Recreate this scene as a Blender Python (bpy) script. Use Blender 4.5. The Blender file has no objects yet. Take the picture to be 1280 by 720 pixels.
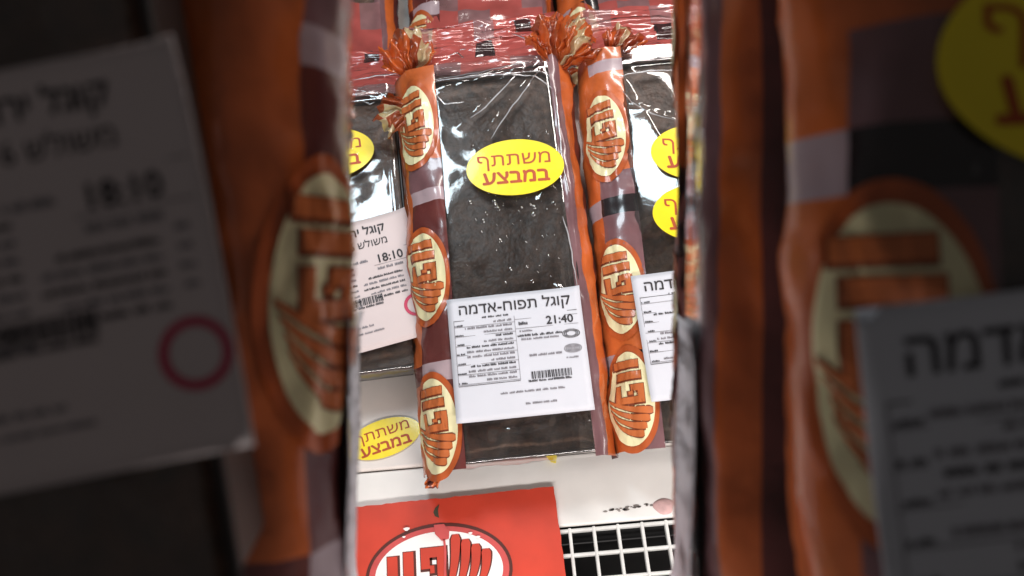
import bpy, bmesh, math, random
from mathutils import Vector, Matrix, noise

# ------------------------------------------------------------------ camera, world, lamps
S = bpy.context.scene
COL = S.collection
R = math.radians
F = 1108.0                                   # focal length in photo pixels (1280 wide)
CAM = Vector((0.0, 0.0, 0.633))
PITCH, ROLL = R(60), R(5.0)
FWD = Vector((0, math.cos(PITCH), -math.sin(PITCH)))
UP0 = Vector((0, math.sin(PITCH), math.cos(PITCH)))
X0 = Vector((1, 0, 0))
RT = math.cos(ROLL) * X0 - math.sin(ROLL) * UP0
UP = math.sin(ROLL) * X0 + math.cos(ROLL) * UP0
cam = bpy.data.cameras.new('camera'); cam_o = bpy.data.objects.new('camera', cam)
COL.objects.link(cam_o); S.camera = cam_o
m = Matrix((RT, UP, -FWD)).transposed().to_4x4(); m.translation = CAM
cam_o.matrix_world = m
cam.sensor_width = 36; cam.lens = 36 * F / 1280
cam.clip_start = 0.01; cam.clip_end = 50
cam.dof.use_dof = True; cam.dof.focus_distance = 0.66; cam.dof.aperture_fstop = 8.5

w = bpy.data.worlds.new('World'); S.world = w; w.use_nodes = True
bg = w.node_tree.nodes['Background']
bg.inputs[0].default_value = (1.0, 0.93, 0.90, 1); bg.inputs[1].default_value = 0.056

def vpos(x, y, d):                            # metres right / up / ahead as seen from where the photo was taken
    return CAM + RT * x + UP * y + FWD * d

def area(name, loc, target, sx, sy, power, col):
    l = bpy.data.lights.new(name, 'AREA'); l.shape = 'RECTANGLE'; l.size = sx; l.size_y = sy
    l.energy = power; l.color = col
    o = bpy.data.objects.new(name, l); COL.objects.link(o)
    o.location = loc; o.rotation_euler = (target - loc).to_track_quat('-Z', 'Y').to_euler()
    return o
MID = vpos(0.02, 0.0, 0.66)
area('case_lamp_back', vpos(0.16, 0.60, 0.38), vpos(0.02, 0.02, .68), 0.55, 0.06, 3.4, (1.0, 0.93, 0.88))
area('added_fill_front', vpos(0.06, -0.35, 0.25), vpos(0.02, -0.08, .66), 0.50, 0.06, 2.8, (1.0, 0.94, 0.90))  # unseen lamp, added for even light on floor and ledge
area('added_sheen_lamp', vpos(-0.16, 0.38, 0.37), vpos(0.08, 0.05, .68), 0.11, 0.15, 1.0, (0.78, 0.92, 1.0))  # unseen lamp, added so the slanted film mirrors a bluish sheen
area('added_fill_side', vpos(0.40, 0.0, 0.44), vpos(0.0, 0.0, .68), 0.05, 0.40, 0.9, (1.0, 0.93, 0.90))  # unseen lamp, added to light the packs from the right

S.view_settings.view_transform = 'Standard'
try: S.view_settings.look = 'None'
except Exception: pass
S.view_settings.exposure = 0; S.view_settings.gamma = 1
S.cycles.transparent_max_bounces = 24

# ------------------------------------------------------------------ helpers
random.seed(7)
def at(px, py, z=0.0):                        # photo pixel -> point on the horizontal plane z
    d = FWD * F + RT * (px - 640) + UP * (360 - py)
    return CAM + d * ((z - CAM.z) / d.z)

def srgb(r, g, b):
    f = lambda c: (c / 255 / 12.92) if c < 10.3 else ((c / 255 + .055) / 1.055) ** 2.4
    return (f(r), f(g), f(b), 1)

MATS = {}
def mat(name, col, rough=.5, metal=0., spec=.5, vary=.12, vscale=40, bump=0., bscale=200, coat=0., detail=4):
    if name in MATS: return MATS[name]
    M = bpy.data.materials.new(name); M.use_nodes = True; nt = M.node_tree; N = nt.nodes; L = nt.links
    p = N['Principled BSDF']
    p.inputs['Roughness'].default_value = rough; p.inputs['Metallic'].default_value = metal
    p.inputs['Specular IOR Level'].default_value = spec; p.inputs['Coat Weight'].default_value = coat
    p.inputs['Coat Roughness'].default_value = .08
    tc = N.new('ShaderNodeTexCoord')
    n = N.new('ShaderNodeTexNoise'); n.inputs['Scale'].default_value = vscale; n.inputs['Detail'].default_value = detail
    L.new(tc.outputs['Object'], n.inputs['Vector'])
    r = N.new('ShaderNodeValToRGB')
    r.color_ramp.elements[0].position = .3; r.color_ramp.elements[1].position = .7
    r.color_ramp.elements[0].color = [c * (1 - vary) for c in col[:3]] + [1]
    r.color_ramp.elements[1].color = [min(1, c * (1 + vary)) for c in col[:3]] + [1]
    L.new(n.outputs['Fac'], r.inputs['Fac']); L.new(r.outputs['Color'], p.inputs['Base Color'])
    if bump:
        n2 = N.new('ShaderNodeTexNoise'); n2.inputs['Scale'].default_value = bscale; n2.inputs['Detail'].default_value = 5
        L.new(tc.outputs['Object'], n2.inputs['Vector'])
        b = N.new('ShaderNodeBump'); b.inputs['Strength'].default_value = bump; b.inputs['Distance'].default_value = .001
        L.new(n2.outputs['Fac'], b.inputs['Height']); L.new(b.outputs['Normal'], p.inputs['Normal'])
    MATS[name] = M
    return M

def film_mat(name, tint, fac, gloss_rough=.07, body=None, bump=.25, bscale=90):
    """thin wrapping film: see-through, with a mirror-like skin and, where printed, a body of ink"""
    if name in MATS: return MATS[name]
    M = bpy.data.materials.new(name); M.use_nodes = True; nt = M.node_tree; N = nt.nodes; L = nt.links
    N.remove(N['Principled BSDF']); out = N['Material Output']
    tc = N.new('ShaderNodeTexCoord'); n2 = N.new('ShaderNodeTexNoise'); n2.inputs['Scale'].default_value = bscale
    n2.inputs['Detail'].default_value = 3
    L.new(tc.outputs['Object'], n2.inputs['Vector'])
    b = N.new('ShaderNodeBump'); b.inputs['Strength'].default_value = bump; b.inputs['Distance'].default_value = .002
    L.new(n2.outputs['Fac'], b.inputs['Height'])
    t = N.new('ShaderNodeBsdfTransparent'); t.inputs[0].default_value = tint
    g = N.new('ShaderNodeBsdfGlossy'); g.inputs['Roughness'].default_value = gloss_rough
    g.inputs[0].default_value = (1, 1, 1, 1)
    L.new(b.outputs['Normal'], g.inputs['Normal'])
    base = t
    if body:
        d = N.new('ShaderNodeBsdfDiffuse'); d.inputs[0].default_value = body
        tl = N.new('ShaderNodeBsdfTranslucent'); tl.inputs[0].default_value = body
        ad = N.new('ShaderNodeMixShader'); ad.inputs[0].default_value = .35
        L.new(d.outputs[0], ad.inputs[1]); L.new(tl.outputs[0], ad.inputs[2])
        mx = N.new('ShaderNodeMixShader')
        mr = N.new('ShaderNodeMapRange'); dv = min(.18, fac * .6); mr.inputs[3].default_value = fac - dv; mr.inputs[4].default_value = min(1, fac + dv)
        mr.inputs[1].default_value = .3; mr.inputs[2].default_value = .7
        n3 = N.new('ShaderNodeTexNoise'); n3.inputs['Scale'].default_value = 45; L.new(tc.outputs['Object'], n3.inputs['Vector'])
        L.new(n3.outputs['Fac'], mr.inputs[0]); L.new(mr.outputs[0], mx.inputs[0])
        L.new(t.outputs[0], mx.inputs[1]); L.new(ad.outputs[0], mx.inputs[2]); base = mx
    lw = N.new('ShaderNodeFresnel'); lw.inputs['IOR'].default_value = 1.5
    L.new(b.outputs['Normal'], lw.inputs['Normal'])
    mul = N.new('ShaderNodeMath'); mul.operation = 'MULTIPLY'; mul.inputs[1].default_value = 1.7; mul.use_clamp = True
    L.new(lw.outputs[0], mul.inputs[0])
    m2 = N.new('ShaderNodeMixShader'); L.new(mul.outputs[0], m2.inputs[0])
    L.new(base.outputs[0], m2.inputs[1]); L.new(g.outputs[0], m2.inputs[2])
    L.new(m2.outputs[0], out.inputs['Surface'])
    MATS[name] = M
    return M

ORANGE = mat('orange_print', srgb(194, 97, 46), .32, vary=.24, coat=.6, bump=.55, bscale=75)
BROWNO = mat('brown_orange_print', srgb(176, 84, 40), .35, vary=.12, coat=.3)
MAROON = mat('maroon_print', srgb(96, 46, 44), .3, vary=.2, coat=.6, bump=.55, bscale=75)
PURPLE = mat('purple_brown_print', srgb(118, 84, 88), .28, vary=.2, coat=.6, bump=.55, bscale=75)
LILAC = mat('lilac_grey_print', srgb(172, 152, 158), .25, vary=.1, coat=.5)
BLACKP = mat('black_print', srgb(40, 34, 36), .25, vary=.2, coat=.5)
CREAM = mat('cream_print', srgb(228, 220, 176), .35, vary=.06, coat=.3)
LETTER = mat('letter_print', srgb(190, 104, 56), .35, vary=.1, coat=.3)
SHADE = mat('letter_outline_print', srgb(120, 56, 32), .4, vary=.1)
CLEAR = film_mat('clear_film', (.95, .95, .95, 1), .05, .07, (.75, .68, .65, 1), .07, 60)
PINK = film_mat('pink_printed_film', (.85, .55, .55, 1), .80, .12, srgb(212, 104, 98), .3, 70)
PINKP = film_mat('pale_printed_film', (.8, .7, .72, 1), .6, .12, srgb(190, 140, 142), .3, 70)
DARKF = film_mat('dark_printed_film', (.4, .35, .35, 1), .85, .1, srgb(62, 46, 48), .3, 70)
ORANGEF = film_mat('orange_film', (.8, .4, .2, 1), .84, .12, srgb(214, 100, 44), .4, 90)
BROWNF = film_mat('brown_film', (.6, .35, .25, 1), .84, .12, srgb(172, 82, 46), .4, 90)
CREAMF = film_mat('cream_film', (.9, .88, .8, 1), .75, .12, srgb(224, 206, 160), .4, 90)
FOIL = mat('foil', srgb(205, 205, 208), .18, 1.0, vary=.08, bump=.3, bscale=300)
TRAY = mat('black_tray', srgb(38, 34, 33), .35, vary=.15, bump=.2, bscale=150)
CAKE = mat('dark_kugel', srgb(90, 66, 52), .40, vary=.6, vscale=150, bump=.9, bscale=300, detail=8)
CAKEB = mat('brown_kugel', srgb(96, 66, 48), .40, vary=.5, vscale=130, bump=.9, bscale=300, detail=8)
PAPER = mat('label_paper', srgb(206, 208, 217), .55, vary=.025, vscale=25)
INK = mat('black_ink', srgb(44, 40, 44), .6, vary=.15, vscale=300)
GREYINK = mat('grey_ink', srgb(120, 116, 122), .6, vary=.15, vscale=300)
REDINK = mat('crimson_ink', srgb(190, 36, 80), .5, vary=.1)
YELLOW = mat('yellow_sticker', srgb(246, 222, 22), .36, vary=.05, vscale=50, coat=.35, bump=.5, bscale=45)
STXT = mat('sticker_red_ink', srgb(176, 70, 20), .5, vary=.1)
WATER = None

def link(o, parent=None):
    COL.objects.link(o)
    if parent is not None: o.parent = parent
    return o

def mesh_obj(name, verts, faces, mats, parent=None, fm=None, smooth=False):
    me = bpy.data.meshes.new(name); me.from_pydata([tuple(v) for v in verts], [], faces)
    for M in (mats if isinstance(mats, (list, tuple)) else [mats]): me.materials.append(M)
    if fm: me.polygons.foreach_set('material_index', fm)
    if smooth: me.polygons.foreach_set('use_smooth', [True] * len(me.polygons))
    me.update()
    return link(bpy.data.objects.new(name, me), parent)

class MB:                                      # collects vertices, faces and material slots of ONE part
    def __init__(s): s.v = []; s.f = []; s.m = []
    def poly(s, pts, mi=0):
        k = len(s.v); s.v += [Vector(p) for p in pts]; s.f.append(tuple(range(k, k + len(pts)))); s.m.append(mi)
    def grid(s, fn, nu, nv, mi=0):            # fn(a,b) a,b in 0..1 ; mi number or fn(i,j)
        k = len(s.v)
        for j in range(nv + 1):
            for i in range(nu + 1): s.v.append(Vector(fn(i / nu, j / nv)))
        for j in range(nv):
            for i in range(nu):
                a = k + j * (nu + 1) + i
                s.f.append((a, a + 1, a + nu + 2, a + nu + 1)); s.m.append(mi(i, j) if callable(mi) else mi)
    def box(s, x0, x1, y0, y1, z0, z1, mi=0):
        k = len(s.v)
        s.v += [Vector(p) for p in ((x0,y0,z0),(x1,y0,z0),(x1,y1,z0),(x0,y1,z0),(x0,y0,z1),(x1,y0,z1),(x1,y1,z1),(x0,y1,z1))]
        for q in ((3,2,1,0),(4,5,6,7),(0,1,5,4),(1,2,6,5),(2,3,7,6),(3,0,4,7)):
            s.f.append(tuple(k + i for i in q)); s.m.append(mi)
    def build(s, name, mats, parent=None, smooth=False, warp=None, weld=0):
        v = [warp(p) for p in s.v] if warp else s.v
        o = mesh_obj(name, v, s.f, mats, parent, s.m, smooth)
        if weld:
            bm = bmesh.new(); bm.from_mesh(o.data); bmesh.ops.remove_doubles(bm, verts=bm.verts, dist=weld); bm.to_mesh(o.data); bm.free()
        return o

def tag(o, label, cat, group=None, kind=None):
    if label: o['label'] = label
    if cat: o['category'] = cat
    if group: o['group'] = group
    if kind: o['kind'] = kind
    return o

def empty(name, M):
    o = bpy.data.objects.new(name, None); o.empty_display_size = .02; link(o); o.matrix_world = M
    return o

def basis(o, U, V):
    U = U.normalized(); W = U.cross(V).normalized(); V = W.cross(U)
    M = Matrix((U, V, W)).transposed().to_4x4(); M.translation = o
    return M

def bevel(o, wd, seg=2):
    b = o.modifiers.new('bevel', 'BEVEL'); b.width = wd; b.segments = seg; b.limit_method = 'ANGLE'
    return o

from mathutils.geometry import tessellate_polygon
def area2(p): return sum(p[i-1].x * p[i].y - p[i].x * p[i-1].y for i in range(len(p)))
def inside(pt, poly):
    c = False
    for i in range(len(poly)):
        a, b = poly[i-1], poly[i]
        if (a.y > pt.y) != (b.y > pt.y) and pt.x < (b.x - a.x) * (pt.y - a.y) / (b.y - a.y) + a.x: c = not c
    return c
def text_polys(mb, body, x, y, size, mi=0, z=0., bold=0., align='CENTER', sx=1.):
    """Hebrew text: letters are laid out right to left by reversing the string"""
    heb = any('\u0590' < c < '\u05ff' for c in body)
    cu = bpy.data.curves.new('text', 'FONT')
    cu.body = ' '.join(w if w.isdigit() else w[::-1] for w in reversed(body.split(' '))) if heb else body
    cu.size = 1; cu.align_x = align; cu.align_y = 'CENTER'; cu.resolution_u = 4; cu.fill_mode = 'NONE'
    o = bpy.data.objects.new('text', cu); COL.objects.link(o)
    dg = bpy.context.evaluated_depsgraph_get(); me = bpy.data.meshes.new_from_object(o.evaluated_get(dg))
    nb = {}
    for e in me.edges:
        a, b = e.vertices; nb.setdefault(a, []).append(b); nb.setdefault(b, []).append(a)
    # a contour is written vertex after vertex, so its direction follows the indices
    seen = set(); loops = []
    for st in sorted(nb):
        if st in seen: continue
        lp = [st]; seen.add(st); cur = st
        while True:
            nx = [q for q in nb[cur] if q not in seen]
            if not nx: break
            cur = min(nx, key=lambda q: abs(q - cur)); seen.add(cur); lp.append(cur)
        P = [Vector((me.vertices[q].co.x, me.vertices[q].co.y, 0)) for q in lp]
        Q = [p for i, p in enumerate(P) if (p - P[i-1]).length > 1e-5]
        if len(Q) > 2: loops.append(Q)
    outs, holes = [], []
    for l in loops:
        hole = any(q is not l and abs(area2(q)) > abs(area2(l)) and area2(q) * area2(l) < 0 and inside(l[0], q) for q in loops)
        (holes if hole else outs).append(l)
    offs = [(0, 0)] if not bold else [(0, 0), (bold, 0), (-bold, 0), (0, bold), (0, -bold)]
    kk = 0
    for ox, oy in offs:
        for l in outs:
            hs = [h for h in holes if inside(h[0], l)]
            allp = [p for q in [l] + hs for p in q]; k = len(mb.v)
            zz = z + (kk % 24) * 2.5e-6; kk += 1
            mb.v += [Vector((x + p.x * size * sx + ox, y + p.y * size + oy, zz)) for p in allp]
            for t in tessellate_polygon([l] + hs):
                a, b, c = t; ar = (allp[b]-allp[a]).cross(allp[c]-allp[a]).z
                mb.f.append((k+a, k+b, k+c) if ar > 0 else (k+c, k+b, k+a)); mb.m.append(mi)
    bpy.data.objects.remove(o); bpy.data.curves.remove(cu); bpy.data.meshes.remove(me)

def nz(x, y, z=0., s=1.): return noise.noise(Vector((x * s, y * s, z * s)))

# ------------------------------------------------------------------ the emblem (two bars, a square letter, a sheaf), unit oval 2 x 1.24
def emblem(mb, put, base, ring, fill, ink, line, lift=.00030):
    """put(x, y, h) maps emblem coordinates to a surface; indices are material slots"""
    B = .64
    def oval(r0, r1, mi, h):
        mb.grid(lambda a, b: put(math.cos(2*math.pi*a) * (r0 + (r1-r0)*b), math.sin(2*math.pi*a) * (r0*B + (r1-r0)*b*(B if r0 == 0 else 1)), h), 64, 14 if r0 == 0 else 1, mi)
    oval(0, 1.0, ring, lift)
    def el(rx, ry, mi, h):
        mb.grid(lambda a, b: put(rx * b * math.cos(2*math.pi*a), ry * b * math.sin(2*math.pi*a), h), 64, 14, mi)
    el(.955, B - .045, base, 2 * lift) if base != ring else None
    el(.87, B - .11, fill, 3 * lift)
    def bar(x0, y0, x1, y1):
        o = .022
        mb.grid(lambda a, b: put(x0 - o + (x1-x0+2*o)*a + .012, y0 - o + (y1-y0+2*o)*b - .012, 4 * lift), max(1, int((x1-x0)/.03)), max(1, int((y1-y0)/.03)), line)
    def bar2(x0, y0, x1, y1):
        mb.grid(lambda a, b: put(x0 + (x1-x0)*a, y0 + (y1-y0)*b, 5 * lift), max(1, int((x1-x0)/.03)), max(1, int((y1-y0)/.03)), ink)
    rects = [(-.70, -.36, -.56, .26), (-.48, -.30, -.34, .30),
             (-.24, .20, .10, .33), (-.02, -.30, .10, .20), (-.24, -.30, -.02, -.18), (-.24, .06, -.12, .20), (-.12, .0, -.06, .1)]
    for r in rects: bar(*r)
    for r in rects: bar2(*r)
    for k in range(4):                                   # the sheaf: stripes that sweep up and outward
        c0 = (-.02 + .10 * k, -.50 + .035 * k); c1 = (.24 + .15 * k, -.12 - .02 * k); c2 = (.25 + .135 * k, .47 - .075 * k)
        def pt(t, sd, wd):
            q = [(1-t)**2 * c0[i] + 2*t*(1-t) * c1[i] + t*t * c2[i] for i in (0, 1)]
            return q[0] + sd * wd * (.30 + .85 * t) * (1 if t < .93 else .6 + .4 * math.cos((t - .93) / .07 * 1.57)), q[1]
        mb.grid(lambda a, b: put(*pt(b, (a-.5)*2, .080), 4 * lift), 2, 20, line)
        mb.grid(lambda a, b: put(*pt(b, (a-.5)*2, .060), 5 * lift), 2, 20, ink)

# ------------------------------------------------------------------ the wrapped pack
HW, HT = .052, .036                                 # half width and height of the tray
LCURVE = [(-.0415, .0425), (-.0525, .0420), (-.0635, .037), (-.0715, .028), (-.0755, .015), (-.073, .003)]
RCURVE = [(.049, .0395), (.054, .0395), (.060, .034), (.065, .025), (.067, .013), (.064, .003)]
def curve_pt(C, s):
    x = s * (len(C) - 1); i = min(int(x), len(C) - 2); t = x - i
    p0 = C[max(i-1, 0)]; p1 = C[i]; p2 = C[i+1]; p3 = C[min(i+2, len(C)-1)]
    return [.5 * (2*p1[k] + (p2[k]-p0[k])*t + (2*p0[k]-5*p1[k]+4*p2[k]-p3[k])*t*t + (3*p1[k]-p0[k]-3*p2[k]+p3[k])*t**3) for k in (0, 1)]
def side_pt(C, s, v, lift=0., seed=0., amp=1.):
    u, w_ = curve_pt(C, s); sg = -1 if C is LCURVE else 1
    du = [a - b for a, b in zip(curve_pt(C, min(1, s + .02)), curve_pt(C, max(0, s - .02)))]
    nl = math.hypot(*du); n = (-du[1] / nl * 1, du[0] / nl)
    if n[0] * sg < 0 and abs(n[0]) > abs(n[1]) or n[1] < 0 and abs(n[1]) > abs(n[0]): n = (-n[0], -n[1])
    k = amp * (1 if .03 < s else 0)
    wob = k * (.0030 * nz(s * .12 + seed, v * 1.0, 3.1, 22) + .0022 * nz(s * .15, v + seed, 7.7, 55) + .0008 * nz(s * .3, v + seed, 1.7, 140))
    return Vector((u + n[0] * (lift + wob), v, w_ + n[1] * (lift + wob)))

def seg_d(u, v, a, b):
    ax, ay = a; bx, by = b; t = max(0, min(1, ((u-ax)*(bx-ax) + (v-ay)*(by-ay)) / ((bx-ax)**2 + (by-ay)**2)))
    return math.hypot(u - ax - t*(bx-ax), v - ay - t*(by-ay)), t

def film_h(u, v, L, creases, seed, puff=False):
    e = min(1, (HW - abs(u)) / .012) if abs(u) < HW else 0
    h = HT + .0032 + e * (.0012 + .0007 * nz(u, v, seed, 24) + .00022 * nz(u, v, seed + 4, 75))
    for a, b, hh, wd in creases:
        d, t = seg_d(u, v, a, b)
        if d < wd * 3: h += hh * math.exp(-(d / wd) * 1.6) * e
    if puff:
        ub = -.042 + (.29 - v) / .19 * .068
        k = max(0, min(1, (v - .125) / .04)) * max(0, min(1, (.302 - v) / .02))
        hp = min(.017, .37 * (ub + .05)) if ub > -.05 else 0
        h += k * (min(hp, .37 * max(0, u + .05)) if u < ub else hp * max(0, 1 - (u - ub) / .035) ** 1.5)
    return max(h, HT + .0026)

def pack(M, L, cake, label, group, creases, seed, blocks, meds=(.875, .46, .09), tail=True, puff=False, rband=True, film=None):
    root = empty('wrapped_kugel_pack', M); tag(root, label, 'food pack', group)
    # tray with rounded corners
    rc = .014; n = 6; ring = []
    rn = .006
    for cx, cy, a0, rc in ((HW-rn, rn, -90, rn), (HW-rc, L-rc, 0, rc), (-HW+rc, L-rc, 90, rc), (-HW+rn, rn, 180, rn)):
        for i in range(n + 1):
            a = R(a0 + 90 * i / n); ring.append((cx + rc*math.cos(a), cy + rc*math.sin(a)))
    rc = .014; k = len(ring); mb = MB(); cy = L / 2
    lev = [(.90, .0), (.92, .0), (.985, HT - .002), (1.0, HT)]
    for sc, z in lev:
        for x, y in ring: mb.v.append(Vector((x * sc, cy + (y - cy) * (1 - (1 - sc) * .36), z + .0008)))
    for j in range(len(lev) - 1):
        for i in range(k): mb.f.append((j*k+i, j*k+(i+1) % k, (j+1)*k+(i+1) % k, (j+1)*k+i)); mb.m.append(0)
    mb.f.append(tuple(reversed(range(k)))); mb.m.append(0)
    mb.build('tray', TRAY, root, True)
    # rolled foil rim
    mb = MB(); rr = .0014
    for i, (x, y) in enumerate(ring):
        p, q = ring[i-1], ring[(i+1) % k]; tx, ty = q[0]-p[0], q[1]-p[1]; l = math.hypot(tx, ty); nx, ny = ty/l, -tx/l
        for j in range(6):
            a = 2*math.pi*j/6; mb.v.append(Vector((x + nx*rr*math.cos(a), y + ny*rr*math.cos(a), HT + .0008 + rr*math.sin(a))))
    for i in range(k):
        for j in range(6):
            mb.f.append((i*6+j, ((i+1) % k)*6+j, ((i+1) % k)*6+(j+1) % 6, i*6+(j+1) % 6)); mb.m.append(0 if ring[i][1] > L * .5 else 1)
    mb.build('foil_rim', [FOIL, TRAY], root, True)
    # kugel surface, a little uneven, just below the rim
    mb = MB()
    def ck(a, b):
        u = (a-.5)*2*(HW-.0012); v = .0012 + (L-.0024)*b
        rc = .014 if v > L/2 else .006; cxx = max(abs(u) - (HW-rc), 0); cyy = max(rc - v, v - (L-rc), 0)
        d = math.hypot(cxx, cyy)
        if cxx > 0 and cyy > 0 and d > rc - .001:
            s = (rc - .001) / d; u = math.copysign((HW-rc) + cxx*s, u); v = (rc - cyy*s) if v < L/2 else (L-rc + cyy*s)
        return (u, v, HT - .0035 + .0022*nz(u, v, seed, 35) + .001*nz(u, v, seed+2, 110))
    mb.grid(ck, 30, 70, 0); mb.build('kugel', cake, root, True)
    # clear film over the top, tucked down at the near end
    mb = MB(); nu, nv = 56, 150
    def fl(a, b):
        u = (a-.5)*2*.0492; t = -.02 + b * (L + .032)
        if t >= 0: return (u, t, film_h(u, t, L, creases, seed, puff))
        q = -t / .02; an = q * R(80)
        return (u * (1 - .02*q), -.0045*math.sin(an) + .001*q*nz(u*2, t, seed, 60), film_h(u, 0, L, creases, seed) - .012 * (1 - math.cos(an)))
    mb.grid(fl, nu, nv, 0); mb.build('clear_film', film or CLEAR, root, True)
    # printed side bands; colour blocks along the length
    lb = MB(); NV = 90
    def row(bl, y):
        for y0, y1, a, b in bl:
            if y0 <= y < y1: return a, b
        return bl[-1][2:]
    def lm(i, j):
        a, b = row(blocks, 1 - (j + .5) / NV)
        return a if i < 7 else b
    lb.grid(lambda a, b: side_pt(LCURVE, a, -.005 + (L + .017) * b, 0, seed), 14, NV, lm)
    lbo = lb.build('side_band', [ORANGE, MAROON, LILAC, BLACKP, PURPLE], root, True)
    rb = MB()
    if rband: rb.grid(lambda a, b: side_pt(RCURVE, a, -.005 + (L + .017) * b, 0, seed + 5), 12, NV,
            lambda i, j: 0 if i < 4 else (1 if i < 7 else 2))
    if rband: rb.build('side_band', [PURPLE, ORANGE, MAROON], root, True)
    # oval emblems on the left band, turned so that the sheaf points to the near end
    for c in meds:
        mb = MB(); vc = c * L; hl = .039
        def put(x, y, h, vc=vc):
            s = .37 - y * .55
            return side_pt(LCURVE, max(.0, min(1, s)), vc - x * hl, .0003 + h * .8, seed)
        emblem(mb, put, 0, 0, 1, 2, 3)
        mb.build('emblem', [BROWNO, CREAM, LETTER, SHADE], lbo, True)
    if tail:
        bag_tail(root, L, seed)
    return root

def bag_tail(root, L, seed, ln=.066):
    mb = MB(); nu, nv = 72, 44
    rows = [(.0, .18, 2), (.18, .5, 0), (.5, .62, 2), (.62, 1.01, 0)]
    def tl(a, b):
        u = -.064 + a * .126; v = L + .004 + b * ln
        base = HT + .003 - .030 * min(1, b * 1.1) ** .8
        e = abs(2 * a - 1); base -= .012 * max(0, e - .75) / .25 * (1 - b)
        wr = .0032 * nz(u * .6, v * 2.2, seed, 60) + .0024 * nz(u * .5, v * 4, seed + 3, 70) + .0010 * nz(u, v * 5, seed + 6, 120)
        return (u + .004 * nz(u, v, seed + 9, 40), v + .004 * nz(u, b, seed + 1, 25) * b, base + wr)
    def tm(i, j):
        y = j / nv; x = i / nu
        if .44 < x < .56 and .30 < y < .62: return 1
        if .72 < x < .82 and .74 < y < .95: return 1
        if y > .66: return 2 if x < .18 or .42 < x < .58 else 0
        return 2 if (y < .24 and (x < .34 or x > .66)) else 0
    mb.grid(tl, nu, nv, tm); mb.build('bag_tail', [PINK, DARKF, PINKP], root, True)

def ruffle(root, pos, ax, up, size, spread, seed, mats, turns=7, name='twisted_corner'):
    """a gathered, pleated end of the bag"""
    ax = Vector(ax).normalized(); up = Vector(up).normalized(); sd = ax.cross(up).normalized(); up = sd.cross(ax)
    mb = MB(); nu, nv = turns * 8, 12
    def fn(a, b):
        th = (a - .5) * spread; r = size * (b ** .8) * (1 + .22 * nz(a * 6, seed, b, 1.7)) * (1 - .25 * abs(2*a-1))
        pl = math.sin(a * math.pi * 2 * turns + nz(a*4, seed, 0, 1.3) * 3) * size * .13 * (b ** .7)
        cup = size * .35 * math.sin(b * 2.6) * math.cos(th * .8)
        p = Vector(pos) + ax * (r * math.cos(th)) + sd * (r * math.sin(th)) + up * (pl + cup)
        return p + Vector((nz(p.x, p.y, p.z + seed, 140), nz(p.y, p.z, p.x + seed, 140), nz(p.z, p.x, p.y + seed, 140))) * size * .10
    def mi(i, j):
        return int((i / nu) * turns * .9 + (1 if j > nv * .75 else 0)) % len(mats)
    mb.grid(fn, nu, nv, mi)
    return mb.build(name, mats, root, True)

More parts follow.
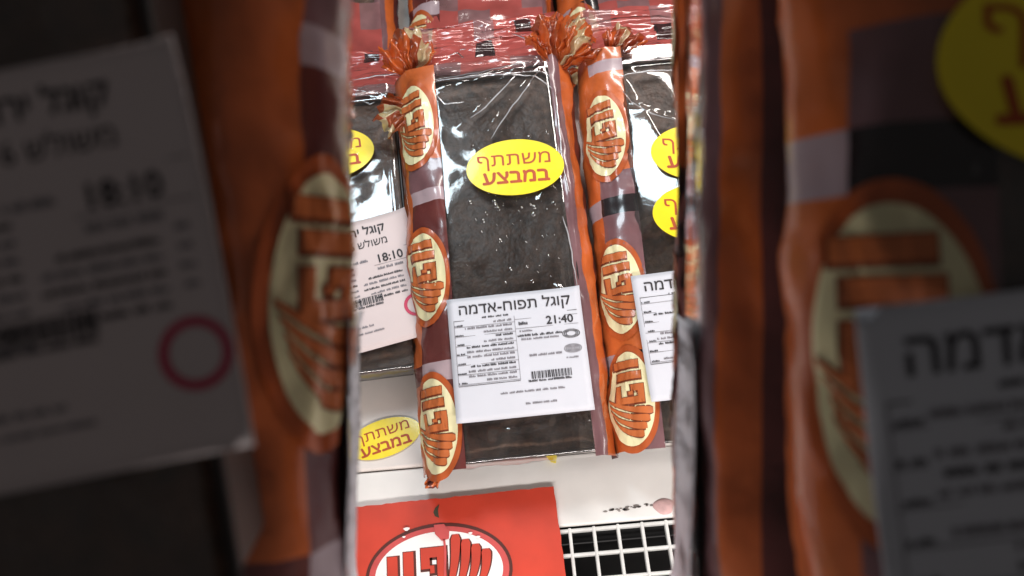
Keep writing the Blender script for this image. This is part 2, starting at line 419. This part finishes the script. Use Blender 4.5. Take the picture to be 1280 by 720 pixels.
# ------------------------------------------------------------------ paper label and oval sticker (parts of a pack)
def words(mb, x1, y, width, h, rng, mi=0, z=0.):
    """a line of print too small to read: word-like dashes from the right edge leftwards"""
    x = x1
    while x > x1 - width:
        wl = rng.uniform(.003, .008)
        x0 = max(x - wl, x1 - width); cx = x
        while cx > x0 + .0002:
            gl = rng.uniform(.0006, .0012); hh = h * rng.choice((.75, .9, 1, 1, .6))
            mb.poly([(cx - gl, y, z), (cx - .0002, y, z), (cx - .0002, y + hh, z), (cx - gl, y + hh, z)], mi); cx -= gl
        x = x0 - .0012
def label_part(root, M, W, H, title, sub, price, kind, seed, bend=.0016, paper=None):
    rng = random.Random(seed)
    def warp(p): return Vector((p.x, p.y, p.z + bend * math.cos(p.x / W * 2.6) + .0008 * math.sin(p.y / H * 5 + seed) + .0006*nz(p.x, p.y, seed, 45) + .0030 * (abs(p.x) / W * 2) ** 7 * (abs(p.y) / H * 2) ** 7 * (1 if p.x * p.y > 0 else .3)))
    mb = MB()
    mb.grid(lambda a, b: ((a-.5)*W, (b-.5)*H, 0), 20, 20, 0)
    o = mb.build('paper_label', paper or PAPER, root, True, warp); o.matrix_local = M
    s = o.modifiers.new('thickness', 'SOLIDIFY'); s.thickness = .0003; s.offset = -1
    z = .00035; x0, x1, y1 = -W/2, W/2, H/2
    t = MB()
    text_polys(t, title, 0 if kind == 'potato' else x1 - .019, y1 - .0105, .0125 if kind == 'potato' else .0098, 0, z, .00012 if kind == 'potato' else .0002, 'CENTER' if kind == 'potato' else 'RIGHT')
    if sub: text_polys(t, sub, x1 - .019, y1 - .0215, .0085, 0, z, 0, 'RIGHT')
    text_polys(t, price, x1 - (.018 if kind == 'potato' else .021), y1 - (.0265 if kind == 'potato' else .036), .0095, 0, z, .00018, 'CENTER')
    t.build('lettering', INK, o, False, warp)
    p = MB(); g = 1
    def hline(xa, xb, y, th=.0003, mi=1): p.poly([(xa, y, z), (xb, y, z), (xb, y+th, z), (xa, y+th, z)], mi)
    def vline(x, ya, yb, mi=1): p.poly([(x, ya, z), (x+.0003, ya, z), (x+.0003, yb, z), (x, yb, z)], mi)
    if kind == 'potato':
        top = y1 - .0195; xm = x0 + W*.49
        hline(x0+.004, x1-.004, top, .0004, 0); words(p, xm-.004, top+.0008, .02, .0014, rng, 0, z)
        for i in range(13):
            y = top - .0036 - i * .0040
            words(p, xm - .002, y, rng.choice((.014, .022, .034, .036, .018)), .0017, rng, 0 if i in (3, 5, 9) else 1, z)
            if i % 2 == 0: words(p, x0 + .011, y - .001, .006, .0013, rng, 0, z); hline(x0+.004, xm, y - .0017)
        hline(x0+.004, xm, top - .0545, .0004, 0); vline(xm, top - .054, top); vline(x0+.004, top-.054, top)
        hline(xm, x1-.004, top - .0115); hline(xm, x1 - .004, top - .0035)
        words(p, xm + .010, top - .0085, .007, .0028, rng, 0, z); words(p, xm+.013, top-.0145, .009, .0015, rng, 1, z)
        words(p, x1 - .017, top - .0185, .034, .0019, rng, 0, z); words(p, x1 - .020, top - .0215, .030, .0015, rng, 1, z)
        for k, (yy, mi) in enumerate(((top - .0195, 0), (top - .032, 1))):      # two small oval stamps
            for q in range(3 if mi == 0 else 5):
                r = .0068 - q * .0013
                for i in range(20):
                    a0, a1 = 2*math.pi*i/20, 2*math.pi*(i+1)/20; ri = r - .0006
                    c = (x1 - .0105, yy)
                    p.poly([(c[0]+ri*math.cos(a0), c[1]+ri*.55*math.sin(a0), z), (c[0]+r*math.cos(a0), c[1]+r*.55*math.sin(a0), z),
                            (c[0]+r*math.cos(a1), c[1]+r*.55*math.sin(a1), z), (c[0]+ri*math.cos(a1), c[1]+ri*.55*math.sin(a1), z)], mi)
        words(p, x1 - .019, top - .0355, .024, .0018, rng, 1, z); words(p, x1 - .007, top - .040, .009, .0013, rng, 1, z)
        bx, by, bw, bh = x1 - .044, y1 - .0735, .030, .0060
        words(p, x1 - .020, y1 - .0835, .049, .0016, rng, 1, z); words(p, x1 - .027, y1 - .0935, .023, .0016, rng, 1, z)
    else:
        top = y1 - .0300
        hline(x0+.004, x1-.003, top, .0003, 1); hline(x1-.034, x1-.003, top - .0105, .0003, 1)
        words(p, x1 - .038, top - .006, .014, .0022, rng, 1, z); words(p, x1 - .012, top - .0145, .02, .0020, rng, 1, z)
        for i in range(5): words(p, x1 - .014, top - .0205 - i*.0042, rng.uniform(.024, .032), .0017, rng, 0 if i % 2 == 0 else 1, z)
        for i in range(8): words(p, x1 - .050, top - .010 - i*.0045, rng.uniform(.018, .032), .0017, rng, 1 if i % 3 else 0, z)
        bx, by, bw, bh = x1 - .062, y1 - .0700, .028, .0060
        words(p, x1 - .045, y1 - .088, .036, .0017, rng, 1, z); words(p, x1 - .038, y1 - .093, .045, .0014, rng, 1, z)
        for i in range(4): words(p, x1 - .006, top - .018 - i*.005, .004, .0016, rng, 1, z)
    p.build('printed_lines', [INK, GREYINK], o, False, warp)
    b = MB(); x = bx
    while x < bx + bw:
        wl = rng.choice((.0003, .0003, .0006, .0009)); b.poly([(x, by, z), (x+wl, by, z), (x+wl, by+bh, z), (x, by+bh, z)]); x += wl + rng.choice((.0003, .0004, .0007))
    words(b, bx + bw, by - .0024, bw + .002, .0018, rng, 0, z)
    b.build('barcode', INK, o, False, warp)
    if kind != 'potato':                                   # part of a crimson ring stamp at the right edge
        q = MB()
        for i in range(24):
            a0, a1 = 2*math.pi*i/24, 2*math.pi*(i+1)/24; r, ri = .0095, .0070; c = (x1 - .0105, y1 - .0800)
            q.poly([(c[0]+ri*math.cos(a0), c[1]+ri*math.sin(a0), z), (c[0]+r*math.cos(a0), c[1]+r*math.sin(a0), z), (c[0]+r*math.cos(a1), c[1]+r*math.sin(a1), z), (c[0]+ri*math.cos(a1), c[1]+ri*math.sin(a1), z)])
        q.build('round_stamp', REDINK, o, False, warp)
    return o

def sticker_mesh(root, M, rx, ry, name='sale_sticker', bend=.001):
    def warp(p): return Vector((p.x, p.y, p.z + bend * math.cos(p.x / rx * 1.3)))
    mb = MB(); mb.grid(lambda a, b: (rx*b*math.cos(2*math.pi*a), ry*b*math.sin(2*math.pi*a), 0), 56, 8, 0)
    o = mb.build(name, YELLOW, root, False, warp, 1e-5)
    if root is not None: o.matrix_local = M
    else: o.matrix_world = M
    s = o.modifiers.new('thickness', 'SOLIDIFY'); s.thickness = .0002; s.offset = -1
    t = MB(); k = rx / .037
    text_polys(t, 'משתתף', 0, .0065 * k, .0150 * k, 0, .0004, 0, 'CENTER', 1.16)
    text_polys(t, 'במבצע', 0, -.0080 * k, .0152 * k, 0, .0004, .00042 * k, 'CENTER', 1.16)
    t.build('lettering', STXT, o, False, warp)
    return o

def LM(u, v, w_, rz=0, rx=0, ry=0):
    return Matrix.Translation((u, v, w_)) @ Matrix.Rotation(rz, 4, 'Z') @ Matrix.Rotation(rx, 4, 'X') @ Matrix.Rotation(ry, 4, 'Y')

def droplets(root, L, seed, n=110):
    rng = random.Random(seed); mb = MB()
    for i in range(n):
        u = rng.gauss(.012, .022); v = rng.gauss(.62, .16) * L
        if abs(u) > .045 or not .37*L < v < L-.02: continue
        r = rng.choice((.0005, .0007, .0010, .0017)); h0 = HT + .0046
        c = Vector((u, v, h0))
        mb.grid(lambda a, b: c + Vector((r*math.sin(b*1.57)*math.cos(6.283*a), r*1.2*math.sin(b*1.57)*math.sin(6.283*a), r*.6*math.cos(b*1.57))), 8, 3, 0)
    M = film_mat('water_drop', (.9, .9, .9, 1), 0, .03, None, 0, 50)
    o = mb.build('condensation_drops', M, root, True); o['kind'] = 'stuff'

# ------------------------------------------------------------------ the setting: case floor, ledge
WHITE = mat('white_enamel', srgb(222, 215, 210), .42, vary=.08, vscale=18, detail=9, bump=.06, bscale=60)
WHITE2 = mat('white_ledge_enamel', srgb(226, 224, 221), .38, vary=.08, vscale=22, detail=9, bump=.06, bscale=60)
e0 = at(437, 592); e1 = at(700, 563.5)
ye = (e0.y + e1.y) / 2                                    # front edge of the case floor
mb = MB(); mb.box(-.75, .75, ye, ye + 1.1, -.02, 0)
tag(bevel(mb.build('case_floor', WHITE), .0015), None, None, kind='structure')
yl = at(775, 650).y                                       # front edge of the ledge = back edge of the grille
mb = MB(); mb.box(-.75, .75, yl, ye - .0012, -.0075, -.0025)
tag(bevel(mb.build('front_ledge', WHITE2), .0012), None, None, kind='structure')

# ------------------------------------------------------------------ packs in the case
BL1 = [(0, .02, 0, 0), (.02, .255, 0, 0), (.255, .33, 4, 0), (.33, .37, 2, 0), (.37, .68, 1, 0), (.68, .76, 1, 0), (.76, .80, 2, 1), (.80, 1.1, 1, 0)]
BL2 = [(0, .03, 0, 0), (.03, .07, 2, 0), (.07, .33, 0, 0), (.33, .40, 4, 0), (.40, .44, 3, 2), (.44, .70, 4, 0), (.70, .78, 0, 0), (.78, .82, 3, 2), (.82, 1.1, 4, 0)]
GR = 'film-wrapped kugel packs in the case'
CR1 = [((-.012, .236), (.003, .262), .0030, .0016), ((.003, .262), (.044, .306), .0034, .0014), ((-.026, .258), (-.010, .272), .0024, .0016),
       ((-.010, .272), (.026, .306), .0030, .0014), ((-.046, .292), (.028, .304), .0028, .0014), ((.047, .30), (.046, .02), .0030, .0016),
       ((.030, .19), (.047, .22), .002, .0016), ((.036, .12), (.047, .10), .003, .002), ((.034, .028), (.049, .018), .003, .002), ((-.047, .22), (-.042, .16), .002, .0014),
       ((-.02, .016), (.02, .022), .0022, .0015)]
CR2 = [((-.05, .27), (.02, .18), .0045, .008), ((-.045, .262), (.05, .235), .003, .002), ((-.048, .19), (.0, .14), .0035, .006), ((-.046, .10), (-.046, .29), .003, .003), ((-.03, .295), (.05, .296), .003, .002)]
def tilt_basis(base, rz, tilt):
    # white wedge under the pack: its slope carries the tray
    k = math.tan(tilt); x = .036; y0, y1 = .03, .215; v = []
    for yy, zz in ((y0, 0), (y1, 0), (y0, y0 * k - .0012), (y1, y1 * k - .0012)): v += [(-x, yy, zz), (x, yy, zz)]
    o = mesh_obj('display_riser', v, [(0, 2, 3, 1), (4, 5, 7, 6), (0, 1, 5, 4), (2, 6, 7, 3), (0, 4, 6, 2), (1, 3, 7, 5)], WHITE)
    o['kind'] = 'structure'; o.matrix_world = Matrix.Translation(Vector(base) + Vector((0, 0, .0008))) @ Matrix.Rotation(rz, 4, 'Z')
    M = Matrix.Translation(base) @ Matrix.Rotation(rz, 4, 'Z') @ Matrix.Rotation(tilt, 4, 'X')
    return M
L1 = .302
b1 = at(657, 577)
P1 = pack(tilt_basis(b1, R(.8), R(13)), L1, CAKE, 'dark potato kugel pack with one yellow sticker above its white label, beside the bare floor', GR, CR1, 1.3, BL1)
sticker_mesh(P1, LM(.0145, .2175, HT + .0068, R(-1)), .0375, .0232)
label_part(P1, LM(.0030, .0715, HT + .0088, R(.2)) @ Matrix.Diagonal((.945, .885, 1, 1)), .103, .103, 'קוגל תפוח-אדמה', None, '21:40', 'potato', 3)
droplets(P1, L1, 4)
OR = [ORANGE, ORANGE, BROWNO]
ruffle(P1, (-.058, L1 + .012, .020), (-.25, .9, .45), (0, -.2, 1), .040, 1.9, 2, [ORANGEF, ORANGEF, ORANGEF, BROWNF, CREAMF], 6)
ruffle(P1, (-.060, L1 - .018, .022), (-.9, -.25, .1), (0, -.1, 1), .034, 1.7, 5, [BROWNF, BROWNF, CREAMF, BROWNF], 5)
ruffle(P1, (.056, L1 + .002, .028), (.35, .9, .25), (0, -.3, 1), .046, 2.2, 9, [ORANGEF, ORANGEF, BROWNF, ORANGEF, ORANGEF, CREAMF], 9)
ruffle(P1, (-.062, -.004, .008), (-.75, -.5, .05), (0, 0, 1), .014, 1.4, 11, [ORANGE, MAROON], 3)

b2 = b1 + Vector((.1395, .001, 0))
P2 = pack(tilt_basis(b2, R(-1.2), R(13)), L1, CAKE, 'dark potato kugel pack with two yellow stickers one above the other', GR, CR2[1:2] + CR2[4:], 4.6, BL2, (.79, .375, .105), puff=True)
sticker_mesh(P2, LM(.0075, .210, HT + .0195, R(-4), 0, R(2)), .0375, .0232)
sticker_mesh(P2, LM(.0035, .1610, HT + .0215, R(-3)), .0375, .0232)
label_part(P2, LM(-.001, .0760, HT + .0092, R(3.0)) @ Matrix.Diagonal((.97, .91, 1, 1)), .103, .103, 'קוגל תפוח-אדמה', None, '21:40', 'potato', 8)
ruffle(P2, (-.052, L1 + .006, .026), (.8, .75, .25), (0, -.3, 1), .034, 1.8, 14, [BROWNF, ORANGEF, BROWNF, CREAMF, BROWNF], 9)

L0 = .235
b0 = at(447, 483)
P0 = pack(tilt_basis(b0, R(2.5), R(9)), L0, CAKEB, 'brown kugel pack with a crooked white label in a painted warm-light tint, set back behind the bare floor', GR, CR2[:2] + CR1[5:], 8.2, BL2, (.80, .30), rband=False)
label_part(P0, LM(.011, .066, HT + .0066, R(9)), .103, .106, 'קוגל ירושלמי', 'משולש 6 הנ', '18:10', 'jerusalem', 5, paper=mat('paper_warm_light_tint', srgb(212, 198, 198), .55, vary=.03, vscale=25))  # white paper; its pink tint paints in the warm light
sticker_mesh(P0, LM(-.0045, .184, HT + .0068, R(2)), .0375, .0232)

# whitish tubes along sharp film creases, painting their bright highlights
FOLD_GLINT = film_mat('film_fold_glint', (.95, .95, .97, 1), .48, .1, (.85, .85, .88, 1), .2, 150)
def folds(root, L, creases, seed, lines, puff=False, Mw=None):
    inv = Mw.inverted()
    for line in lines:
        pts = []
        for px, py in line:
            d = FWD * F + RT * (px - 640) + UP * (360 - py)
            a = inv @ CAM; b = inv.to_3x3() @ d
            h = HT + .005
            for it in range(3):
                q = a + b * ((h - a.z) / b.z)
                h = (film_h(q.x, q.y, L, creases, seed, puff) if q.y < L and abs(q.x) < HW else max(HT - .022, HT + .005 - .030 * min(1, max(0, (q.y - L)) / .066 * 1.1) ** .8)) + .0006
            pts.append(q)
        P = []
        for i in range(len(pts) - 1):
            for k in range(8): P.append(pts[i].lerp(pts[i+1], k / 8))
        P.append(pts[-1]); n = len(P); mb = MB()
        P = [p + Vector((nz(p.x, p.y, seed, 120), nz(p.y, p.x, seed, 120), 0)) * .0008 for p in P]
        def tube(a, b):
            x = b * (n - 1); i = min(int(x), n - 2); c = P[i].lerp(P[i+1], x - i); t = (P[i+1] - P[i]).normalized()
            sd = t.cross(Vector((0, 0, 1))).normalized(); r = .00062 * (.25 + math.sin(math.pi * min(1, max(0, b))) ** .6) * (1 + .35 * nz(b * 9, seed, 0, 1))
            an = 2 * math.pi * a
            return c + sd * (r * math.cos(an)) + Vector((0, 0, .5 * r * math.sin(an)))
        mb.grid(tube, 6, n - 1, 0); mb.build('film_fold_glint', FOLD_GLINT, root, True, None, 1e-6)
folds(P1, L1, CR1, 1.3, [[(614, 173), (630, 147), (660, 106), (692, 66)], [(588, 148), (607, 133), (640, 99), (668, 75)], [(541, 100), (600, 90), (668, 75)],
      [(545, 101), (610, 92), (670, 95), (692, 112)], [(694, 70), (696, 130), (703, 200), (711, 240)], [(703, 270), (712, 300), (722, 362)], [(545, 118), (556, 130), (580, 128)],
      [(546, 210), (547, 232)], [(640, 42), (655, 47), (668, 44)], [(560, 70), (572, 66), (580, 72)], [(575, 62), (590, 60)]], False, P1.matrix_world)
folds(P2, L1, CR2[1:2] + CR2[4:], 4.6, [[(760, 105), (785, 92), (815, 88), (850, 88)], [(778, 112), (790, 128), (815, 142), (850, 152)], [(800, 50), (808, 66), (825, 72), (850, 74)]], True, P2.matrix_world)
folds(P0, L0, CR2[:2] + CR1[5:], 8.2, [[(440, 100), (470, 95), (500, 92)], [(452, 126), (462, 130), (468, 127)]], False, P0.matrix_world)

# the row behind, pushed up to the tails of the front row
for i, (dx, dy, rz, se, ck_) in enumerate(((-.150, .352, 2, 11.1, CAKEB), (-.004, .366, -2, 12.7, CAKE), (.146, .362, 1, 15.3, CAKE))):
    lab = ['kugel pack in the back row directly behind the brown kugel pack',
           'kugel pack in the back row directly behind the single-sticker pack',
           'kugel pack in the back row directly behind the two-sticker pack'][i]
    p = pack(tilt_basis(b1 + Vector((dx, dy, .0)), R(rz), R(8)), L1, ck_, lab, GR, CR2, se, BL1 if i % 2 else BL2)
    ruffle(p, (-.06, -.002, .02), (-.4, -.8, .3), (0, -.2, 1), .030, 1.8, se, [ORANGEF, BROWNF, ORANGEF, CREAMF], 6)
    mb = MB()
    mb.grid(lambda a, b: ((a-.5)*.108, -.012 + .105*b + .006*nz(a*3, se, 0, 2)*b, HT + .0062 - .030*max(0, 1 - b*3.2)**1.6 + .0022*nz(a*.08, b*.12, se, 60)), 40, 20, lambda i, j: 2 if (i // 11 + j // 14) % 3 == 1 else (1 if 18 < i < 23 and j < 8 else 0))
    mb.build('printed_end', [PINK, DARKF, PINKP], p, True)

# ------------------------------------------------------------------ loose sticker on the bare floor, torn yellow scrap, red card, grille
p = at(480, 548, .0006); ax = (at(522, 533, .0006) - at(440, 561, .0006)).normalized()
so = sticker_mesh(None, basis(p, ax, Vector((0, 0, 1)).cross(ax)), .0285, .0150, 'loose_sale_sticker', .0004)
tag(so, 'yellow oval sticker with red lettering stuck on the bare white case floor', 'sticker')
c = at(687, 571, 0)
mb = MB(); pts = [(-.0035, .002), (-.0005, .0045), (.0045, .0035), (.0055, -.001), (.004, -.0055), (.0005, -.0045), (-.001, -.002)]
top = [Vector((c.x + x, c.y + y, .0012 + .0007 * math.sin(x * 900))) for x, y in pts]
mb.poly(top); mb.poly([q - Vector((0, 0, .0004)) for q in reversed(top)])
for i in range(len(pts)):
    j = (i + 1) % len(pts); mb.poly([top[i] - Vector((0, 0, .0004)), top[j] - Vector((0, 0, .0004)), top[j], top[i]])
tag(mb.build('torn_sticker_scrap', YELLOW), 'small torn scrap of yellow sticker at the floor edge below the label', 'scrap')

# red card lying over the ledge and grille
RED = mat('red_card', srgb(192, 60, 40), .5, vary=.16, vscale=24, detail=9, bump=.1, bscale=90)
PINKT = mat('faded_pink_print', srgb(196, 78, 76), .5, vary=.12, vscale=60)
WHITEC = mat('card_white_print', srgb(238, 232, 230), .5, vary=.03)
DARKC = mat('card_dark_print', srgb(82, 34, 26), .5, vary=.2)
zc = .0006
tr = at(692, 608, zc); tl = at(400, 638, zc); br = at(709, 724, zc)
cu = (tr - tl).normalized(); cv = Vector((0, 0, 1)).cross(cu)
ctr = at(549, 716, zc)
CM = basis(ctr, cu, cv); CI = CM.inverted()
ltr = CI @ tr
cw, ctop = ltr.x, ltr.y
card = empty('red_brand_card', CM); tag(card, 'worn red card with a white oval emblem lying beside the black grille', 'card')
mb = MB(); rng = random.Random(3)
NX = 60
out = []
for i in range(NX + 1):                                     # slightly chipped outline
    out.append((-cw * 1.5 + (cw * 2.5) * i / NX, ctop + rng.uniform(-.0006, .0003)))
for i in range(1, 30): out.append((cw + .0 + (.0035) * i / 30 + rng.uniform(-.0003, .0003), ctop - .16 * i / 30))
out += [(cw + .0035, ctop - .16), (-cw * 1.5, ctop - .16)]
n = len(out)
mb.v = [Vector((x, y, 0)) for x, y in out] + [Vector((x, y, -.0022)) for x, y in out]
mb.f = [tuple(reversed(range(n))), tuple(range(n, 2*n))] + [(i, (i+1) % n, n + (i+1) % n, n + i) for i in range(n)]
mb.m = [0] * len(mb.f)
mb.build('board', RED, card)
mb = MB(); A = .0515
emblem(mb, lambda x, y, h: Vector((x * A, y * A * 1.05, h * .45 + .0001)), 2, 0, 1, 3, 4)
mb.build('emblem', [DARKC, WHITEC, PINKT, RED, DARKC], card)
# faded pink tape running down through the emblem
mb = MB(); f = lambda x, y: Vector((x * A, y * A * 1.05, .0011))
mb.poly([f(-.03, .50), f(.06, .40), f(.16, .42), f(.17, .52), f(.10, .62), f(-.04, .62)], 0)
mb.grid(lambda a, b: f(.075 + .03*a + .01*math.sin(b*9), .42 - .9 * b), 1, 12, 0)
mb.build('tape_stain', PINKT, card)
mb = MB(); hp = CI @ at(546, 640, zc)
mb.poly([hp + Vector((x, y, .0003)) for x, y in ((-.0025, .0), (-.001, .003), (.0022, .0055), (.001, .001), (.0012, -.002), (.0015, -.0045), (-.0015, -.003))])
mb.build('punched_hole', mat('dark_hole', srgb(62, 56, 40), .7), card)
for x, y, r in ((-.42, .60, .0022), (-.46, .50, .0012), (.46, .46, .0014), (.56, .40, .0016)):
    mb = MB(); q = f(x, y); mb.poly([q + Vector((r * math.cos(k) * (1 + .3*math.sin(3*k)), r*.6 * math.sin(k), .0002)) for k in [i*.7 for i in range(9)]])
    mb.build('paint_chip', WHITEC, card)

# white wire grille with black below
gr_y1 = yl - .0012; pitch = .0173
g = empty('vent_grille', Matrix.Translation((0, gr_y1, -.0045))); tag(g, 'white grid vent grille with black square openings in front of the ledge', 'grille')
GW = mat('grille_white', srgb(206, 206, 204), .35, vary=.12, vscale=60)
mb = MB(); mb.box(-.0012, .0012, -.20, 0, -.006, 0); first = None
gx = at(746, 690, -.004).x
for i in range(-18, 19):
    if first is None: o = mb.build('wire', GW, g); bevel(o, .0008); first = o
    else: o = first.copy(); link(o, g)
    o.location = (gx + i * pitch, 0, 0)
mb = MB(); mb.box(-.33, .33, -.0012, .0012, -.0055, -.0004); first = None
for j in range(0, 12):
    if first is None: o = mb.build('cross_wire', GW, g); bevel(o, .0008); first = o
    else: o = first.copy(); link(o, g)
    o.location = (0, -.0018 - j * pitch, 0)
mb = MB(); mb.box(-.34, .34, -.21, 0, -.06, -.05); mb.box(-.34, .34, .001, .006, -.05, -.0045)
mb.build('dark_well', mat('black_well', srgb(14, 13, 14), .9, vary=.3), g)

# grime on the ledge at the grille
GRIME = mat('grey_grime', srgb(120, 112, 108), .7, vary=.4, vscale=200)
mb = MB(); rng = random.Random(12)
for i in range(34):
    px = rng.uniform(756, 826); q = at(px, 639 - (px - 756) * .135 + rng.gauss(0, 1.2), -.0022); r = rng.uniform(.0004, .0012)
    mb.poly([q + Vector((r * 1.8 * math.cos(k) * rng.uniform(.7, 1.2), r * .7 * math.sin(k), 0)) for k in [t * .785 for t in range(8)]])
o = mb.build('ledge_grime', GRIME); tag(o, 'thin broken line of grey grime along the white ledge', 'grime', kind='stuff')
q = at(830, 633, -.0025)
mb = MB(); mb.grid(lambda a, b: q + Vector(((.0075*math.sin(b*1.5708)) * math.cos(6.283*a) * (1 + .15*math.sin(18*a)), (.006*math.sin(b*1.5708)) * math.sin(6.283*a), .0014*math.cos(b*1.5708))), 18, 5, 0)
tag(mb.build('pink_crumb', mat('pink_crumb', srgb(196, 160, 158), .7, vary=.2, vscale=150), None, True), 'flattened pinkish crumb on the white ledge above the grille', 'crumb')

# ------------------------------------------------------------------ the raised side shelves with packs nearer the lens
SHW = mat('side_shelf_enamel', srgb(222, 216, 208), .45, vary=.05, vscale=12)
GN = 'packs on the raised side shelves'
def side(sg):
    name = 'raised_side_shelf'
    M = basis(vpos(0, 0, .372), RT, UP)
    t = empty(name, M)
    x0, x1 = (-.62, -.071) if sg < 0 else (.071, .62)
    mb = MB(); mb.box(x0, x1, -.19, .21, -.008, 0); bevel(mb.build('shelf_board', SHW, t), .0015)
    xp = -.60 if sg < 0 else .60
    foot = t.matrix_world.inverted()
    for yy in (-.16, .18):
        a = t.matrix_world @ Vector((xp, yy, -.008)); b_ = Vector((a.x, a.y, 0.0))
        mb = MB(); mb.box(a.x-.01, a.x+.01, a.y-.01, a.y+.01, b_.z, a.z)
        mb.build('post', SHW, t, False, lambda p: foot @ p)
    return t
sl = side(-1); tag(sl, 'dim white slanted side shelf under the brown kugel pack with the large label', 'shelf', 'raised side shelves')
sr = side(1); tag(sr, 'dim white slanted side shelf under the pack with the big sticker', 'shelf', 'raised side shelves')

def place(o3, ang, U, V, lateral=None):
    return basis(o3, U, V)
# left: one pack standing on its long edge at the gap, another lying on top of it
a = R(8.5)
U = FWD * math.cos(a) - RT * math.sin(a)
W_ = U.cross(UP).normalized()
o3 = vpos(-.0560, -.140, .292) - W_ * (HT + .003)
B = pack(basis(o3, U, UP), L1, CAKE, 'shaded pack standing on its long edge, orange emblem band out, by the gap', GN, CR1[5:], 21.0, BL1, (.86, .45, .04))
label_part(B, LM(-.004, .080, HT + .0062), .103, .103, 'קוגל תפוח-אדמה', None, '21:40', 'potato', 13)
r = R(9)
Ua = RT * math.cos(r) + UP * math.sin(r); Va = UP * math.cos(r) - RT * math.sin(r)
A3 = vpos(-.105, -.071, .212)
A_ = pack(basis(A3, Ua, Va), L0, CAKEB, 'shaded brown kugel pack lying flat with a large tilted white label', GN, CR1[5:], 23.0, BL2, (.80, .30), rband=False)
label_part(A_, LM(.024, .070, HT + .0066, R(2)) @ Matrix.Scale(.745, 4), .098, .106, 'קוגל ירושלמי', 'משולש 6 הנ', '18:10', 'jerusalem', 5, paper=MATS['paper_warm_light_tint'])
B2 = pack(basis(vpos(-.215, -.140, .292) - W_ * (HT + .003), U, UP), L1, CAKE, 'shaded pack standing on edge under the outer side of the flat brown pack', GN, CR1[5:], 25.0, BL2, (.93, .52, .10))
# right: the same, mirrored
a = R(8)
U = -FWD * math.cos(a) - RT * math.sin(a)
W_ = U.cross(UP).normalized()
D = pack(basis(vpos(.0612, -.160, .298) - W_ * (HT + .003), U, UP), L1, CAKE, 'shaded pack standing on its long edge, maroon band out, label toward the gap', GN, CR1[5:], 27.0, BL2)
label_part(D, LM(.004, .098, HT + .0062), .103, .103, 'קוגל תפוח-אדמה', None, '21:40', 'potato', 15)
D2 = pack(basis(vpos(.225, -.160, .298) - W_ * (HT + .003), U, UP), L1, CAKE, 'shaded pack standing on edge under the outer side of the big-sticker pack', GN, CR1[5:], 29.0, BL2)
r = R(2)
Ua = RT * math.cos(r) + UP * math.sin(r); Va = UP * math.cos(r) - RT * math.sin(r)
C_ = pack(basis(vpos(.146, -.150, .222), Ua, Va), L1, CAKE, 'shaded potato kugel pack lying flat with a big yellow sticker above a large label', GN, CR2, 31.0, BL2, (.84, .45, .06))
label_part(C_, LM(-.0175, .1015, HT + .0100, R(5)), .103, .103, 'קוגל תפוח-אדמה', None, '21:40', 'potato', 17)
sticker_mesh(C_, LM(-.0164, .196, HT + .0078, R(-3)), .0375, .0232)
